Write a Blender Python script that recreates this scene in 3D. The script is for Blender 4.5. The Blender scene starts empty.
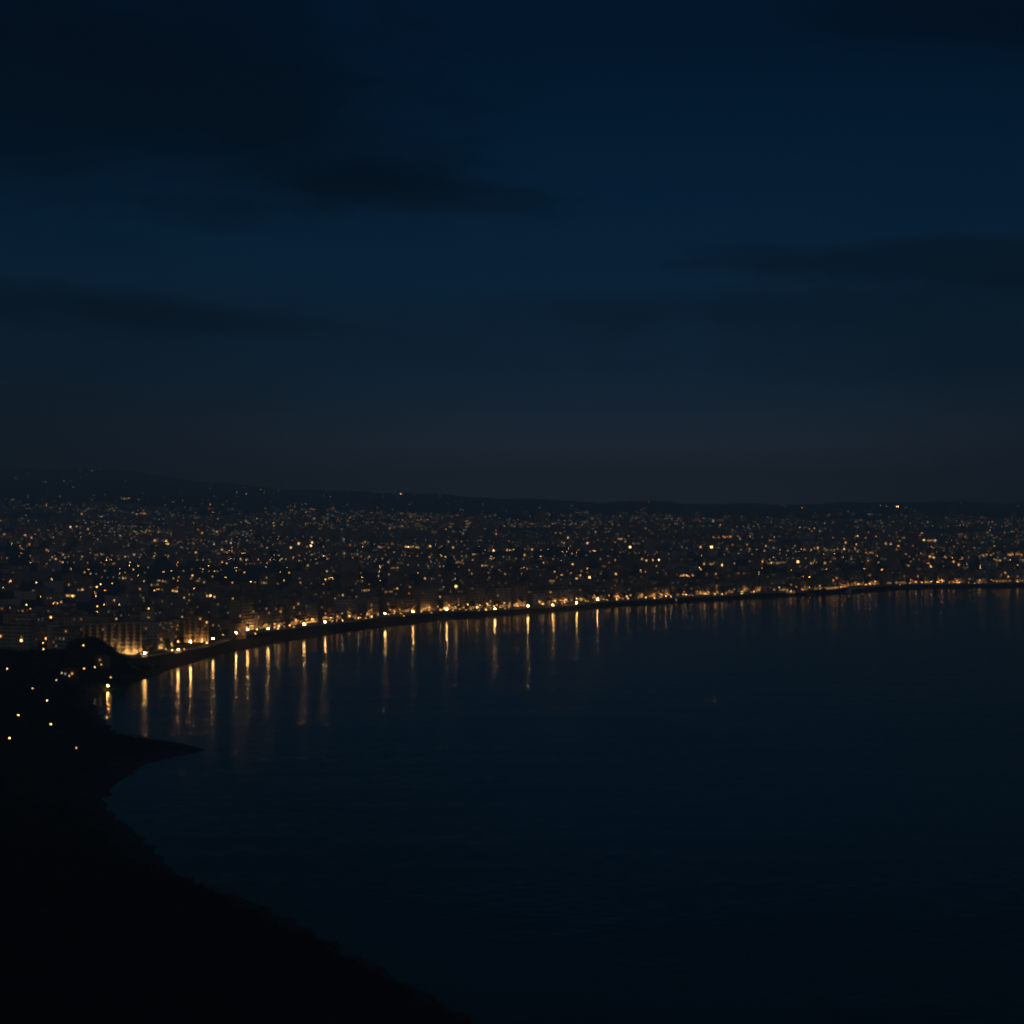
import bpy, bmesh, math, random
import numpy as np
from mathutils import Vector, Matrix
from mathutils.bvhtree import BVHTree

random.seed(7)
RNG = np.random.default_rng(11)
sc = bpy.context.scene
COL = sc.collection
F = 1576.0            # focal length in pixels
HY = 505.0            # row of the true horizon
CAMZ = 125.0

# ------------------------------------------------------------------ helpers
def link(o, parent=None):
    COL.objects.link(o)
    if parent is not None:
        o.parent = parent
    return o

def tag(o, label=None, cat=None, group=None, kind=None):
    if label: o['label'] = label
    if cat: o['category'] = cat
    if group: o['group'] = group
    if kind: o['kind'] = kind
    return o

def empty(name, loc, rz=0.0):
    o = bpy.data.objects.new(name, None)
    o.empty_display_size = 1.0
    o.location = loc
    o.rotation_euler = (0, 0, rz)
    return link(o)

class MB:
    """collects faces into one mesh"""
    def __init__(s):
        s.v = []; s.f = []; s.uv = []; s.m = []
    def quad(s, a, b, c, d, uv=None, m=0):
        n = len(s.v)
        s.v += [a, b, c, d]; s.f.append((n, n+1, n+2, n+3))
        s.uv += uv if uv else [(0, 0)]*4
        s.m.append(m)
    def tri(s, a, b, c, m=0):
        n = len(s.v)
        s.v += [a, b, c]; s.f.append((n, n+1, n+2)); s.uv += [(0, 0)]*3; s.m.append(m)
    def box(s, x0, y0, z0, x1, y1, z1, m=0, bottom=False, u0=0.0, top=True):
        w, d = x1-x0, y1-y0
        def uvq(ua, ub): return [(ua, z0), (ub, z0), (ub, z1), (ua, z1)]
        s.quad((x0,y0,z0),(x1,y0,z0),(x1,y0,z1),(x0,y0,z1), uvq(u0, u0+w), m)
        s.quad((x1,y0,z0),(x1,y1,z0),(x1,y1,z1),(x1,y0,z1), uvq(u0+w, u0+w+d), m)
        s.quad((x1,y1,z0),(x0,y1,z0),(x0,y1,z1),(x1,y1,z1), uvq(u0+w+d, u0+2*w+d), m)
        s.quad((x0,y1,z0),(x0,y0,z0),(x0,y0,z1),(x0,y1,z1), uvq(u0+2*w+d, u0+2*w+2*d), m)
        if top: s.quad((x0,y0,z1),(x1,y0,z1),(x1,y1,z1),(x0,y1,z1), None, m)
        if bottom: s.quad((x0,y1,z0),(x1,y1,z0),(x1,y0,z0),(x0,y0,z0), None, m)
    def tube(s, p0, p1, r0, r1, n=6, m=0, cap=False):
        p0, p1 = Vector(p0), Vector(p1)
        d = (p1-p0).normalized()
        a = d.orthogonal().normalized(); b = d.cross(a)
        ring = lambda p, r: [tuple(p + (a*math.cos(2*math.pi*k/n) + b*math.sin(2*math.pi*k/n))*r) for k in range(n)]
        A, B = ring(p0, r0), ring(p1, r1)
        for k in range(n):
            s.quad(A[k], A[(k+1)%n], B[(k+1)%n], B[k], None, m)
        if cap:
            for k in range(1, n-1): s.tri(B[0], B[k], B[k+1], m)
    def octa(s, c, r, m=0):
        x, y, z = c
        P = [(x+r,y,z),(x,y+r,z),(x-r,y,z),(x,y-r,z)]
        for k in range(4):
            s.tri(P[k], P[(k+1)%4], (x,y,z+r), m); s.tri(P[(k+1)%4], P[k], (x,y,z-r), m)
    def mesh(s, name, mats):
        me = bpy.data.meshes.new(name)
        me.from_pydata(s.v, [], s.f)
        for mt in mats: me.materials.append(mt)
        uvl = me.uv_layers.new(name='UVMap')
        uvl.data.foreach_set('uv', np.array(s.uv, np.float32).ravel())
        me.polygons.foreach_set('material_index', np.array(s.m, np.int32))
        me.update()
        return me
    def build(s, name, mats, parent=None):
        if not isinstance(mats, (list, tuple)): mats = [mats]
        return link(bpy.data.objects.new(name, s.mesh(name, mats)), parent)

# ------------------------------------------------------------------ materials
class NT:
    def __init__(s, tree): s.t = tree
    def n(s, kind, **kw):
        nd = s.t.nodes.new(kind)
        for k, v in kw.items():
            if k.startswith('i_'):
                nd.inputs[k[2:].replace('_', ' ')].default_value = v
            else: setattr(nd, k, v)
        return nd
    def l(s, a, b): s.t.links.new(a, b)
    def math(s, op, a, b=None, c=None, clamp=False):
        nd = s.t.nodes.new('ShaderNodeMath'); nd.operation = op; nd.use_clamp = clamp
        for k, x in enumerate((a, b, c)):
            if x is None: continue
            if isinstance(x, (int, float)): nd.inputs[k].default_value = x
            else: s.l(x, nd.inputs[k])
        return nd.outputs[0]
    def mapr(s, x, a, b, c, d, smooth=True):
        nd = s.t.nodes.new('ShaderNodeMapRange'); nd.interpolation_type = 'SMOOTHSTEP' if smooth else 'LINEAR'
        s.l(x, nd.inputs['Value'])
        for k, v in zip(('From Min','From Max','To Min','To Max'), (a,b,c,d)): nd.inputs[k].default_value = v
        return nd.outputs['Result']
    def mix(s, fac, a, b, blend='MIX'):
        nd = s.t.nodes.new('ShaderNodeMix'); nd.data_type = 'RGBA'; nd.blend_type = blend
        for k, x in ((0, fac), (6, a), (7, b)):
            if isinstance(x, (int, float)): nd.inputs[k].default_value = x
            elif isinstance(x, tuple): nd.inputs[k].default_value = (*x, 1) if len(x) == 3 else x
            else: s.l(x, nd.inputs[k])
        return nd.outputs[2]

def base_mat(name):
    m = bpy.data.materials.new(name); m.use_nodes = True
    t = NT(m.node_tree)
    return m, t, m.node_tree.nodes['Principled BSDF']

def noisy_mat(name, c0, c1, scale, rough=0.9, bump=0.0, detail=5):
    m, t, p = base_mat(name)
    tc = t.n('ShaderNodeTexCoord')
    nz = t.n('ShaderNodeTexNoise', i_Scale=scale, i_Detail=detail)
    t.l(tc.outputs['Object'], nz.inputs['Vector'])
    f = t.mapr(nz.outputs['Fac'], .3, .7, 0, 1)
    t.l(t.mix(f, c0, c1), p.inputs['Base Color'])
    p.inputs['Roughness'].default_value = rough
    p.inputs['Specular IOR Level'].default_value = 0.2
    if bump:
        b = t.n('ShaderNodeBump', i_Distance=bump); t.l(nz.outputs['Fac'], b.inputs['Height']); t.l(b.outputs[0], p.inputs['Normal'])
    return m

def wall_mat(name, col, bay=3.0, storey=3.1):
    """plastered wall with its rows of unlit windows, laid out in metres"""
    m, t, p = base_mat(name)
    uv = t.n('ShaderNodeUVMap', uv_map='UVMap')
    sep = t.n('ShaderNodeSeparateXYZ'); t.l(uv.outputs[0], sep.inputs[0])
    fu = t.math('FRACT', t.math('DIVIDE', sep.outputs[0], bay))
    fv = t.math('FRACT', t.math('DIVIDE', sep.outputs[1], storey))
    a = t.math('MULTIPLY', t.math('GREATER_THAN', fu, .28), t.math('LESS_THAN', fu, .72))
    b = t.math('MULTIPLY', t.math('GREATER_THAN', fv, .28), t.math('LESS_THAN', fv, .80))
    win = t.math('MULTIPLY', a, b)
    tc = t.n('ShaderNodeTexCoord')
    nz = t.n('ShaderNodeTexNoise', i_Scale=0.25, i_Detail=6)
    t.l(tc.outputs['Object'], nz.inputs['Vector'])
    f = t.mapr(nz.outputs['Fac'], .3, .7, 0, 1)
    dk = tuple(c*.72 for c in col)
    wallc = t.mix(f, dk, col)
    t.l(t.mix(win, wallc, (.03, .035, .04)), p.inputs['Base Color'])
    t.l(t.math('MULTIPLY_ADD', win, -.7, .9), p.inputs['Roughness'])
    return m

def emit_mat(name, col, strength, sample):
    m = bpy.data.materials.new(name); m.use_nodes = True
    nt = m.node_tree; nt.nodes.clear(); t = NT(nt)
    e = t.n('ShaderNodeEmission'); e.inputs['Color'].default_value = (*col, 1); e.inputs['Strength'].default_value = strength
    o = t.n('ShaderNodeOutputMaterial'); t.l(e.outputs[0], o.inputs['Surface'])
    m.cycles.emission_sampling = 'FRONT_BACK' if sample else 'NONE'
    return m

AMBER = (1.0, .46, .12); GOLD = (1.0, .52, .165); ORANGE = (1.0, .36, .08)
WARMW = (1.0, .74, .42); COOLW = (.80, .88, .80); GREENY = (.85, .85, .30)

WALLC = {'cream': (.38,.33,.24), 'pale grey': (.32,.32,.31), 'ochre': (.36,.25,.12), 'white': (.48,.47,.44), 'tan': (.30,.23,.16), 'rose': (.34,.22,.17)}
WALLM = {k: wall_mat('wall_'+k.replace(' ', '_'), v) for k, v in WALLC.items()}
M_roof = noisy_mat('roof_felt', (.10,.095,.09), (.17,.16,.15), .4)
M_tile = noisy_mat('roof_tile', (.16,.07,.045), (.24,.11,.07), .6)
M_balc = noisy_mat('balcony_concrete', (.34,.31,.26), (.44,.40,.34), .6)
M_glass, _t, _p = base_mat('dark_glass'); _p.inputs['Base Color'].default_value = (.02,.025,.03,1); _p.inputs['Roughness'].default_value = .13
M_metal, _t, _p = base_mat('lamp_post_metal'); _p.inputs['Base Color'].default_value = (.08,.085,.08,1); _p.inputs['Roughness'].default_value = .5; _p.inputs['Metallic'].default_value = .6
M_leaf = noisy_mat('leaf', (.030,.045,.018), (.075,.095,.035), .8, .7)
M_scrub = noisy_mat('scrub_leaf', (.010,.016,.009), (.026,.034,.016), .3, .8)
M_bark = noisy_mat('bark', (.06,.045,.03), (.11,.085,.06), 2.0)
M_asph = noisy_mat('asphalt', (.045,.045,.045), (.06,.058,.055), .2)
M_pave = noisy_mat('promenade_paving', (.32,.30,.26), (.44,.41,.36), .3)
M_wood = noisy_mat('weathered_timber', (.10,.08,.06), (.17,.14,.10), 1.5)

# lamp materials are sampled as lights, lit windows only seen
EM = {}
def em(kind, level):
    k = (kind, level)
    if k not in EM:
        EM[k] = emit_mat('glow_%s_%g' % (kind, level), {'amber':AMBER,'gold':GOLD,'orange':ORANGE,'warm':WARMW,'cool':COOLW,'green':GREENY}[kind], level, False)
    return EM[k]

# ------------------------------------------------------------------ plan of the bay
def ground_at(px, py, z=0.0):
    D = (CAMZ-z)*F/(py-HY)
    return ((px-512.0)/F*D, D)

COAST_PX = [(461,1022),(420,997),(386,980),(366,968),(337,953),(312,939),(288,923),(266,917),(254,907),(234,900),(205,889),
            (185,881),(166,872),(146,848),(122,826),(106,811),(101,800),(108,790),(116,783),(137,767),(171,757),(188,754.5),(205,751),(192,746),
            (161,740.5),(135,739),(117,737),(105,725),(95,712),(92,702),(94,696),(107,691),(120,687),(144,680),(170,670),(190,664),(212,656.5),
            (236,651),(248,649),(267,645),(302,639.5),(325,636),(342,633),(385,627),(412,624.5),(445,620.5),(494,616.5),
            (526,613.5),(555,611.5),(598,608),(640,604.5),(685,602),(716,600.3),(753,598.5),(791,596),(831,593),(868,591),
            (920,589.3),(970,588.3),(1024,587.6),(1300,585)]
COAST = [(360,-900),(250,-250),(196,0),(100,190),(50,275)] + [ground_at(x, y) for x, y in COAST_PX] + [(2700,2650),(9000,4200)]
LANDPOLY = COAST + [(9000,14000),(-9000,14000),(-9000,-900)]

PROM_PX = [(-330,652),(-100,652),(0,652),(60,656),(110,660),(150,656),(178,651),(212,645),(240,635),(257,632),(268,631),(303,626.5),(325,624),(342,622.5),
           (360,620),(385,616.5),(412,614),(440,611.5),(460,610.8),(490,610.2),(528,607.5),(555,606),(577,604),(600,601.5),(640,599.5),(672,597.8),
           (690,596.5),(722,595.5),(760,592.5),(796,592),(842,590),(870,586),(916,584),(969,584),(1024,582.5),(1300,580)]
PROM_Z = 5.0
PROM0 = [ground_at(x, y, PROM_Z) for x, y in PROM_PX] + [(2800,2780)]
def chaikin(P, n):
    P = [np.array(p, float) for p in P]
    for _ in range(n):
        Q = [P[0]]
        for a, b in zip(P[:-1], P[1:]): Q += [a*.75+b*.25, a*.25+b*.75]
        P = Q + [P[-1]]
    return np.array(P)
def resample(P, step):
    seg = np.hypot(*np.diff(P, axis=0).T); s = np.concatenate([[0], np.cumsum(seg)])
    t = np.arange(0, s[-1], step)
    return np.stack([np.interp(t, s, P[:,0]), np.interp(t, s, P[:,1])], 1)
PROM = resample(chaikin(PROM0, 3), 6.0)
for _ in range(14):
    PROM[1:-1] = (PROM[:-2] + 2*PROM[1:-1] + PROM[2:])/4
PT = np.gradient(PROM, axis=0); PT /= np.hypot(PT[:,0], PT[:,1])[:,None]
PN = np.stack([-PT[:,1], PT[:,0]], 1)          # inland side

def seg_dist(x, y, P):
    x = np.asarray(x, float); y = np.asarray(y, float)
    best = np.full(x.shape, 1e18)
    P = np.asarray(P, float)
    for (ax, ay), (bx, by) in zip(P[:-1], P[1:]):
        dx, dy = bx-ax, by-ay
        t = np.clip(((x-ax)*dx+(y-ay)*dy)/(dx*dx+dy*dy+1e-12), 0, 1)
        best = np.minimum(best, (x-ax-t*dx)**2+(y-ay-t*dy)**2)
    return np.sqrt(best)
def inside(x, y, P):
    x = np.asarray(x, float); y = np.asarray(y, float)
    r = np.zeros(x.shape, bool)
    n = len(P)
    for i in range(n):
        ax, ay = P[i]; bx, by = P[(i+1) % n]
        if ay == by: continue
        c = ((ay > y) != (by > y)) & (x < (bx-ax)*(y-ay)/(by-ay)+ax)
        r ^= c
    return r
def sm(a, b, x):
    t = np.clip((x-a)/(b-a), 0, 1); return t*t*(3-2*t)
PROMC = PROM[::4]
PROMPOLY = [tuple(p) for p in PROMC] + [(9000,4400),(9000,14000),(-9000,14000),(-9000,1400)]
KN = ground_at(99, 661, 10.0)

def ripple(x, y):
    return (np.sin(x*.113+1.3)*np.sin(y*.097+.4) + .6*np.sin(x*.29+y*.17) + .45*np.sin(y*.41-x*.23+2.))*.5

SIL = np.array([(-700,455),(-200,462),(0,468.5),(40,470.5),(80,470),(120,471.5),(150,474),(200,481),(256,486.5),(330,490.5),(400,492),(500,497.5),(600,501.5),(648,500.5),(700,503),(790,504),(802,503.5),(880,502),(961,501.5),(1024,503),(1400,503)])
CREST = 8600.0
def terrain(x, y):
    x = np.asarray(x, float); y = np.asarray(y, float)
    d = seg_dist(x, y, COAST)
    land = inside(x, y, LANDPOLY)
    R = np.hypot(x, y)
    rag = np.where((y > 150) & (y < 1090) & (x < 250), 1.0, 0.0)*(np.sin(x*.31+y*.12)+.8*np.sin(y*.37-x*.11+1.)+.7*np.sin(x*.71-y*.53)+.5*np.sin(y*.93+x*.4))*1.15
    ds = np.where(land, d, -d) + rag
    land = ds > 0; d = np.abs(ds)
    near = 1-sm(1060, 1230, y)
    near = np.where(x > 300, np.where(y < 1200, 1.0, 0.0), near)
    dn = d + near*ripple(x, y)*np.clip(d/6., 0, 1)*2.2
    # the headland
    slope = .30 + .34*(1-sm(250, 700, R))
    cap = 30 + np.maximum(0, 900-R)*.11
    zh = cap*(1-np.exp(-slope*dn/cap))*(1+.07*ripple(x*.5, y*.5)) + 1.2*ripple(x*1.4, y*1.4)*np.clip(d/12, 0, 1)
    spit = np.exp(-(((x+160)/70)**2+((y-800)/40)**2))
    zh = zh*(1-.55*spit)
    kx, ky = (x-KN[0])/22., (y-KN[1])/24.
    # the city plain
    dp = seg_dist(x, y, PROMC)
    inl = inside(x, y, PROMPOLY)
    t = d/(d+np.where(inl, 0, dp)+1e-6)
    zc = np.where(inl, PROM_Z + .016*np.minimum(dp, 2600), PROM_Z*np.power(np.clip(t, 0, 1), .8))
    az = np.where(y > 10, x/np.maximum(y, 10)*F+512, 512)
    sil = np.interp(az, SIL[:,0], SIL[:,1])
    H = CAMZ + (HY-sil)/F*CREST
    tt = np.clip((R-3400)/(CREST-3400), 0, 1.0)
    drop = np.clip((R-CREST)/3000, 0, 1)
    rid = (np.sin(az*.061)+.6*np.sin(az*.143+1)+.4*np.sin(az*.31+.5))
    zc = zc + np.power(tt, 2.4)*(H-48)*(1-.6*drop) + tt*tt*rid*3.5
    zc = zc + sm(4200, 7000, R)*(1-sm(7600, 8600, R))*9*np.sin(az*.022+R*.0021)
    z = near*zh + (1-near)*zc
    z = z + 13.5*np.exp(-(kx*kx+ky*ky)**3)
    rx = 1-sm(KN[0]-6, KN[0]+14, x)
    z = z + np.where(land, 8.0*rx*np.exp(-((y-1150)/38.)**2)*(1+.12*np.sin(x*.09)), 0)
    return np.where(land, z, np.maximum(-9, -.12*d))

def tz(x, y): return float(terrain(np.array([x]), np.array([y]))[0])

# ------------------------------------------------------------------ ground, sea
xs = np.unique(np.concatenate([np.arange(-9000,-2600,320), np.arange(-2600,-800,60), np.arange(-800,1150,8.), np.arange(1150,2800,50), np.arange(2800,9001,310)]))
ys = np.unique(np.concatenate([np.arange(-880,100,40), np.arange(100,2640,8.), np.arange(2640,4400,45), np.arange(4400,10500,90)]))
X, Y = np.meshgrid(xs, ys)
Z = terrain(X.ravel(), Y.ravel())
me = bpy.data.meshes.new('ground')
nx, ny = len(xs), len(ys)
me.vertices.add(nx*ny)
me.vertices.foreach_set('co', np.stack([X.ravel(), Y.ravel(), Z], 1).ravel().astype(np.float32))
i = np.arange((nx-1)*(ny-1)); r, c = i//(nx-1), i % (nx-1)
quads = np.stack([r*nx+c, r*nx+c+1, (r+1)*nx+c+1, (r+1)*nx+c], 1).astype(np.int32)
zq = Z[quads].max(1)
quads = quads[zq > -8.9]
nq = len(quads)
me.loops.add(nq*4); me.loops.foreach_set('vertex_index', quads.ravel())
me.polygons.add(nq); me.polygons.foreach_set('loop_start', np.arange(0, nq*4, 4, dtype=np.int32)); me.polygons.foreach_set('loop_total', np.full(nq, 4, np.int32))
cx = X.ravel()[quads].mean(1); cy = Y.ravel()[quads].mean(1)
inl = inside(cx, cy, PROMPOLY)
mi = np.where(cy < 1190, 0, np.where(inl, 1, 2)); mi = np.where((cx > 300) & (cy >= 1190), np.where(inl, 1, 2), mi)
mi = np.where(np.hypot(cx, cy) > 6200, 0, mi)
mi = np.where((mi == 0) & (cy < 1060) & (seg_dist(cx, cy, COAST) < 13+4*np.sin(cx*.2)*np.sin(cy*.17)), 3, mi)
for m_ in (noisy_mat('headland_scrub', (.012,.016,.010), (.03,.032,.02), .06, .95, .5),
           noisy_mat('city_ground', (.05,.05,.045), (.09,.085,.075), .03, .95),
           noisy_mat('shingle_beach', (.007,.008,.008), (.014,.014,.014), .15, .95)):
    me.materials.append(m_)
me.materials.append(noisy_mat('shore_rock', (.014,.017,.02), (.07,.072,.075), .22, .9, 1.0))
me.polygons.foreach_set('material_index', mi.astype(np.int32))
me.polygons.foreach_set('use_smooth', np.ones(nq, bool))
me.update(); me.validate()
tag(link(bpy.data.objects.new('ground', me)), kind='structure')

def water_mat():
    m, t, p = base_mat('sea_water')
    p.inputs['Base Color'].default_value = (.003,.06,.055,1)
    p.inputs['IOR'].default_value = 1.333
    tc = t.n('ShaderNodeTexCoord')
    # wave crests lie across the bay: slopes run mostly towards the viewer's shore
    def slope(scale, seed):
        mp = t.n('ShaderNodeMapping'); mp.inputs['Scale'].default_value = scale; mp.inputs['Location'].default_value = (seed, seed*.7, seed)
        t.l(tc.outputs['Object'], mp.inputs['Vector'])
        nz = t.n('ShaderNodeTexNoise', i_Scale=1.0, i_Detail=2.0); t.l(mp.outputs[0], nz.inputs['Vector'])
        return t.math('SUBTRACT', nz.outputs['Fac'], .5)
    small_y = slope((.12, .75, 1), 3.1); small_x = slope((.35, .6, 1), 17.7); swell = slope((.012, .06, 1), 41.3); patch = slope((.0022, .008, 1), 7.9)
    amp = t.math('MULTIPLY_ADD', swell, .6, .18)
    amp = t.math('MULTIPLY', amp, t.math('MULTIPLY_ADD', patch, 1.3, 1.0))
    sy = t.math('ADD', t.math('MULTIPLY', small_y, amp), t.math('MULTIPLY', swell, .05))
    sx = t.math('MULTIPLY', small_x, .10)
    cb = t.n('ShaderNodeCombineXYZ'); t.l(sx, cb.inputs[0]); t.l(sy, cb.inputs[1]); cb.inputs[2].default_value = 1
    nm = t.n('ShaderNodeVectorMath', operation='NORMALIZE'); t.l(cb.outputs[0], nm.inputs[0])
    t.l(nm.outputs[0], p.inputs['Normal'])
    p.inputs['Roughness'].default_value = .13
    return m
mb = MB(); mb.quad((-2500,-4000,0),(14000,-4000,0),(14000,6000,0),(-2500,6000,0))
tag(mb.build('sea', water_mat()), kind='structure')

# ribbons that follow the promenade
def ribbon(name, o0, o1, dz, mat, kerb=.15):
    b = MB()
    idx = range(0, len(PROM))
    pts = []
    for k in idx:
        a = PROM[k]+PN[k]*o0; c_ = PROM[k]+PN[k]*o1
        pts.append((a, c_))
    A = np.array([p[0] for p in pts]); B = np.array([p[1] for p in pts])
    za = terrain(A[:,0], A[:,1])+dz; zb = terrain(B[:,0], B[:,1])+dz
    zz = np.maximum(za, zb)
    for k in range(len(pts)-1):
        p = [(*A[k], zz[k]), (*A[k+1], zz[k+1]), (*B[k+1], zz[k+1]), (*B[k], zz[k])]
        b.quad(p[0], p[1], p[2], p[3])
        for q0, q1 in ((p[1], p[0]), (p[3], p[2])):
            b.quad((*q0[:2], q0[2]-1.4), (*q1[:2], q1[2]-1.4), q1, q0)
    o = b.build(name, mat); tag(o, kind='structure'); return o
ribbon('promenade', -3.0, 4.0, .45, M_pave)
ribbon('seafront_road', 4.3, 12.5, .30, M_asph)
ribbon('pavement', 12.8, 16.0, .45, M_pave)

# ------------------------------------------------------------------ rows of buildings
def px_of(x, y, z):
    """pixel of a world point"""
    return 512+F*x/y, HY-F*(z-CAMZ)/y

ORD = ['zeroth','first','second','third','fourth','fifth','sixth','seventh','eighth','ninth','tenth','eleventh','twelfth','thirteenth','fourteenth','fifteenth','sixteenth','seventeenth','eighteenth','nineteenth']
TENS = {2:('twenty','twentieth'),3:('thirty','thirtieth'),4:('forty','fortieth'),5:('fifty','fiftieth'),6:('sixty','sixtieth'),7:('seventy','seventieth'),8:('eighty','eightieth'),9:('ninety','ninetieth')}
def ordinal(n):
    if n < 20: return ORD[n]
    if n >= 100: return 'hundred-and-' + ordinal(n-100) if n > 100 else 'hundredth'
    a, b = divmod(n, 10)
    return TENS[a][1] if b == 0 else TENS[a][0]+'-'+ORD[b]
NUM = ['no','one','two','three','four','five','six','seven','eight','nine','ten','eleven','twelve','thirteen','fourteen']

def norm_block(s):  # a block's frame from its arc position
    k = int(np.clip(s, 0, len(PROM)-1)); return PROM[k], PT[k], PN[k]

ROWS = [(19, 'seafront row'), (56, 'second row'), (97, 'third row'), (142, 'fourth row'), (192, 'fifth row'), (246, 'sixth row')]
BLD = []      # records
seglen = np.hypot(*np.diff(PROM, axis=0).T); S = np.concatenate([[0], np.cumsum(seglen)])
def at_s(s, off):
    x = np.interp(s, S, PROM[:,0]); y = np.interp(s, S, PROM[:,1])
    k = int(np.searchsorted(S, s)); k = min(k, len(PROM)-1)
    return np.array([x, y]) + PN[k]*off, math.atan2(PT[k,1], PT[k,0]), PN[k]
def s_of_px(px, off):
    best = min(range(len(PROM)), key=lambda k: abs(px_of(*(PROM[k]+PN[k]*off), 0)[0]-px) if PROM[k][1] > 300 else 1e9)
    return S[best]

HERO = {  # px centre of seafront blocks that the photo shows lit: width, depth, storeys, colour
    'long': (117, 46, 15, 8, 'cream'), 'ribbed': (200, 21, 14, 7, 'ochre'),
    'corner': (246, 20, 14, 9, 'cream'), 'west': (17, 30, 14, 6, 'cream'), 'dim': (66, 26, 14, 6, 'tan')}
hero_iv = []
for k, (px, w, d, n, c_) in HERO.items():
    s = s_of_px(px, 24); hero_iv.append((s-w/2-4, s+w/2+4, k, s))

def occupied(s0, s1):
    for a, b, k, s in hero_iv:
        if s1 > a and s0 < b: return (a, b)
    return None

cols = list(WALLC)
for ri, (off, rname) in enumerate(ROWS):
    s = 0.0
    while s < S[-1]-60:
        w = random.uniform(15, 32); d = random.uniform(11, 16)
        if random.random() < .18: s += random.uniform(9, 16)       # a side street
        p, ang, nrm = at_s(s+w/2, off+random.uniform(0, 5)+d/2)
        if p[1] < 300: s += 20; continue
        px = px_of(p[0], p[1], 10)[0]
        if px < -14 or px > 1040: s += w+4; continue
        if ri == 0:
            oc = occupied(s, s+w)
            if oc: s = oc[1]; continue
        if px < 280: n = random.choice([4,5,6,6,7,7,8])
        elif px < 560: n = random.choice([4,5,5,6,6,7,8])
        else: n = random.choice([2,3,3,4,4,5,5,6])
        if random.random() < .1: n = 2
        BLD.append(dict(row=ri, p=p, ang=ang, w=w, d=d, n=n, col=random.choice(cols), px=px, hero=None))
        s += w + random.choice([1.5, 3, 4, 5, 9])
for a, b, k, s in hero_iv:
    px, w, d, n, c_ = HERO[k]
    p, ang, nrm = at_s(s, (26 if k in ('long', 'ribbed') else 21)+d/2)
    if k == 'long': ang = math.radians(24)
    if k == 'ribbed': ang = math.radians(16); p = np.array(ground_at(195.5, 641.5, 5.4))
    BLD.append(dict(row=0, p=p, ang=ang, w=w, d=d, n=n, col=c_, px=px_of(p[0], p[1], 10)[0], hero=k))
def corners(b, g=1.0):
    ca, sa = math.cos(b['ang']), math.sin(b['ang'])
    return [(b['p'][0]+u*ca-v*sa, b['p'][1]+u*sa+v*ca) for u in (-b['w']/2-g, 0, b['w']/2+g) for v in (-b['d']/2-g, 0, b['d']/2+g)]
def within(pt, b, g=1.0):
    dx, dy = pt[0]-b['p'][0], pt[1]-b['p'][1]; ca, sa = math.cos(b['ang']), math.sin(b['ang'])
    return abs(dx*ca+dy*sa) < b['w']/2+g and abs(-dx*sa+dy*ca) < b['d']/2+g
BLD = [b for b in BLD if b['hero'] or not (176 < b['px'] < 214 and b['p'][1] < 1386)]
HB = [b for b in BLD if b['hero']]
BLD = [b for b in BLD if b['hero'] or not any(any(within(c_, h) for c_ in corners(b)) or any(within(c_, b) for c_ in corners(h)) for h in HB)]
BLD.sort(key=lambda b: (b['row'], b['px']))
BLD = BLD[:300]
LAST_OFF = 300.0

polys_v, polys_f, polys_own = [], [], []      # for ray tests
def add_poly(vs, fs, own):
    n = len(polys_v); polys_v.extend(vs)
    for f in fs: polys_f.append(tuple(n+i for i in f)); polys_own.append(own)
BOXF = [(0,1,5,4),(1,2,6,5),(2,3,7,6),(3,0,4,7),(4,5,6,7)]
def box_world(x, y, ang, w, d, z0, z1):
    ca, sa = math.cos(ang), math.sin(ang)
    out = []
    for z in (z0, z1):
        for u, v in ((-w/2,-d/2),(w/2,-d/2),(w/2,d/2),(-w/2,d/2)):
            out.append((x+u*ca-v*sa, y+u*sa+v*ca, z))
    return out

bx = np.array([b['p'][0] for b in BLD]); by = np.array([b['p'][1] for b in BLD])
bz = terrain(bx, by)
for b, z in zip(BLD, bz):
    b['z'] = float(z); b['h'] = b['n']*3.1+.6
    add_poly(box_world(b['p'][0], b['p'][1], b['ang'], b['w'], b['d'], z-2, z+b['h']), BOXF, b)
    b['lit'] = 0

# the rest of the city, further than one can count
FAR = []
def far_city():
    n = 0
    pts = []
    for _ in range(60000):
        R = math.sqrt(random.uniform(1300**2, 6600**2)); az = random.uniform(-.42, .42)
        pts.append((R*math.sin(az), R*math.cos(az), R))
    P = np.array(pts)
    dp = seg_dist(P[:,0], P[:,1], PROMC); il = inside(P[:,0], P[:,1], PROMPOLY)
    ok = il & (dp > LAST_OFF)
    P = P[ok]; dp = dp[ok]
    cell = {}
    for (x, y, R), q in zip(P, dp):
        k = (int(x//30), int(y//30))
        if any((k[0]+i, k[1]+j) in cell for i in (-1,0,1) for j in (-1,0,1)) and R < 3600: continue
        k2 = (int(x//42), int(y//42))
        if k in cell or (R >= 3600 and random.random() < .35): continue
        dens = 1-.9*max(0, min(1, (R-4600)/2000))
        if random.random() > dens: continue
        # patches of park
        if math.sin(x*.0052+1.1)*math.sin(y*.0043+.5) > .5: continue
        cell[k] = 1
        ang = math.radians(35) + .5*math.sin(x*.0011)+.4*math.sin(y*.0009) + random.choice([0, math.pi/2])
        h = random.choice([7,10,10,13,13,16,16,19,22]) * (1 if R < 4500 else .8)
        if random.random() < .02: h = random.uniform(28, 42)
        FAR.append([x, y, ang, random.uniform(13, 34), random.uniform(10, 16), h])
        if len(FAR) >= 6000: break
far_city()
fz = terrain(np.array([f[0] for f in FAR]), np.array([f[1] for f in FAR]))
fm = MB()
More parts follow.
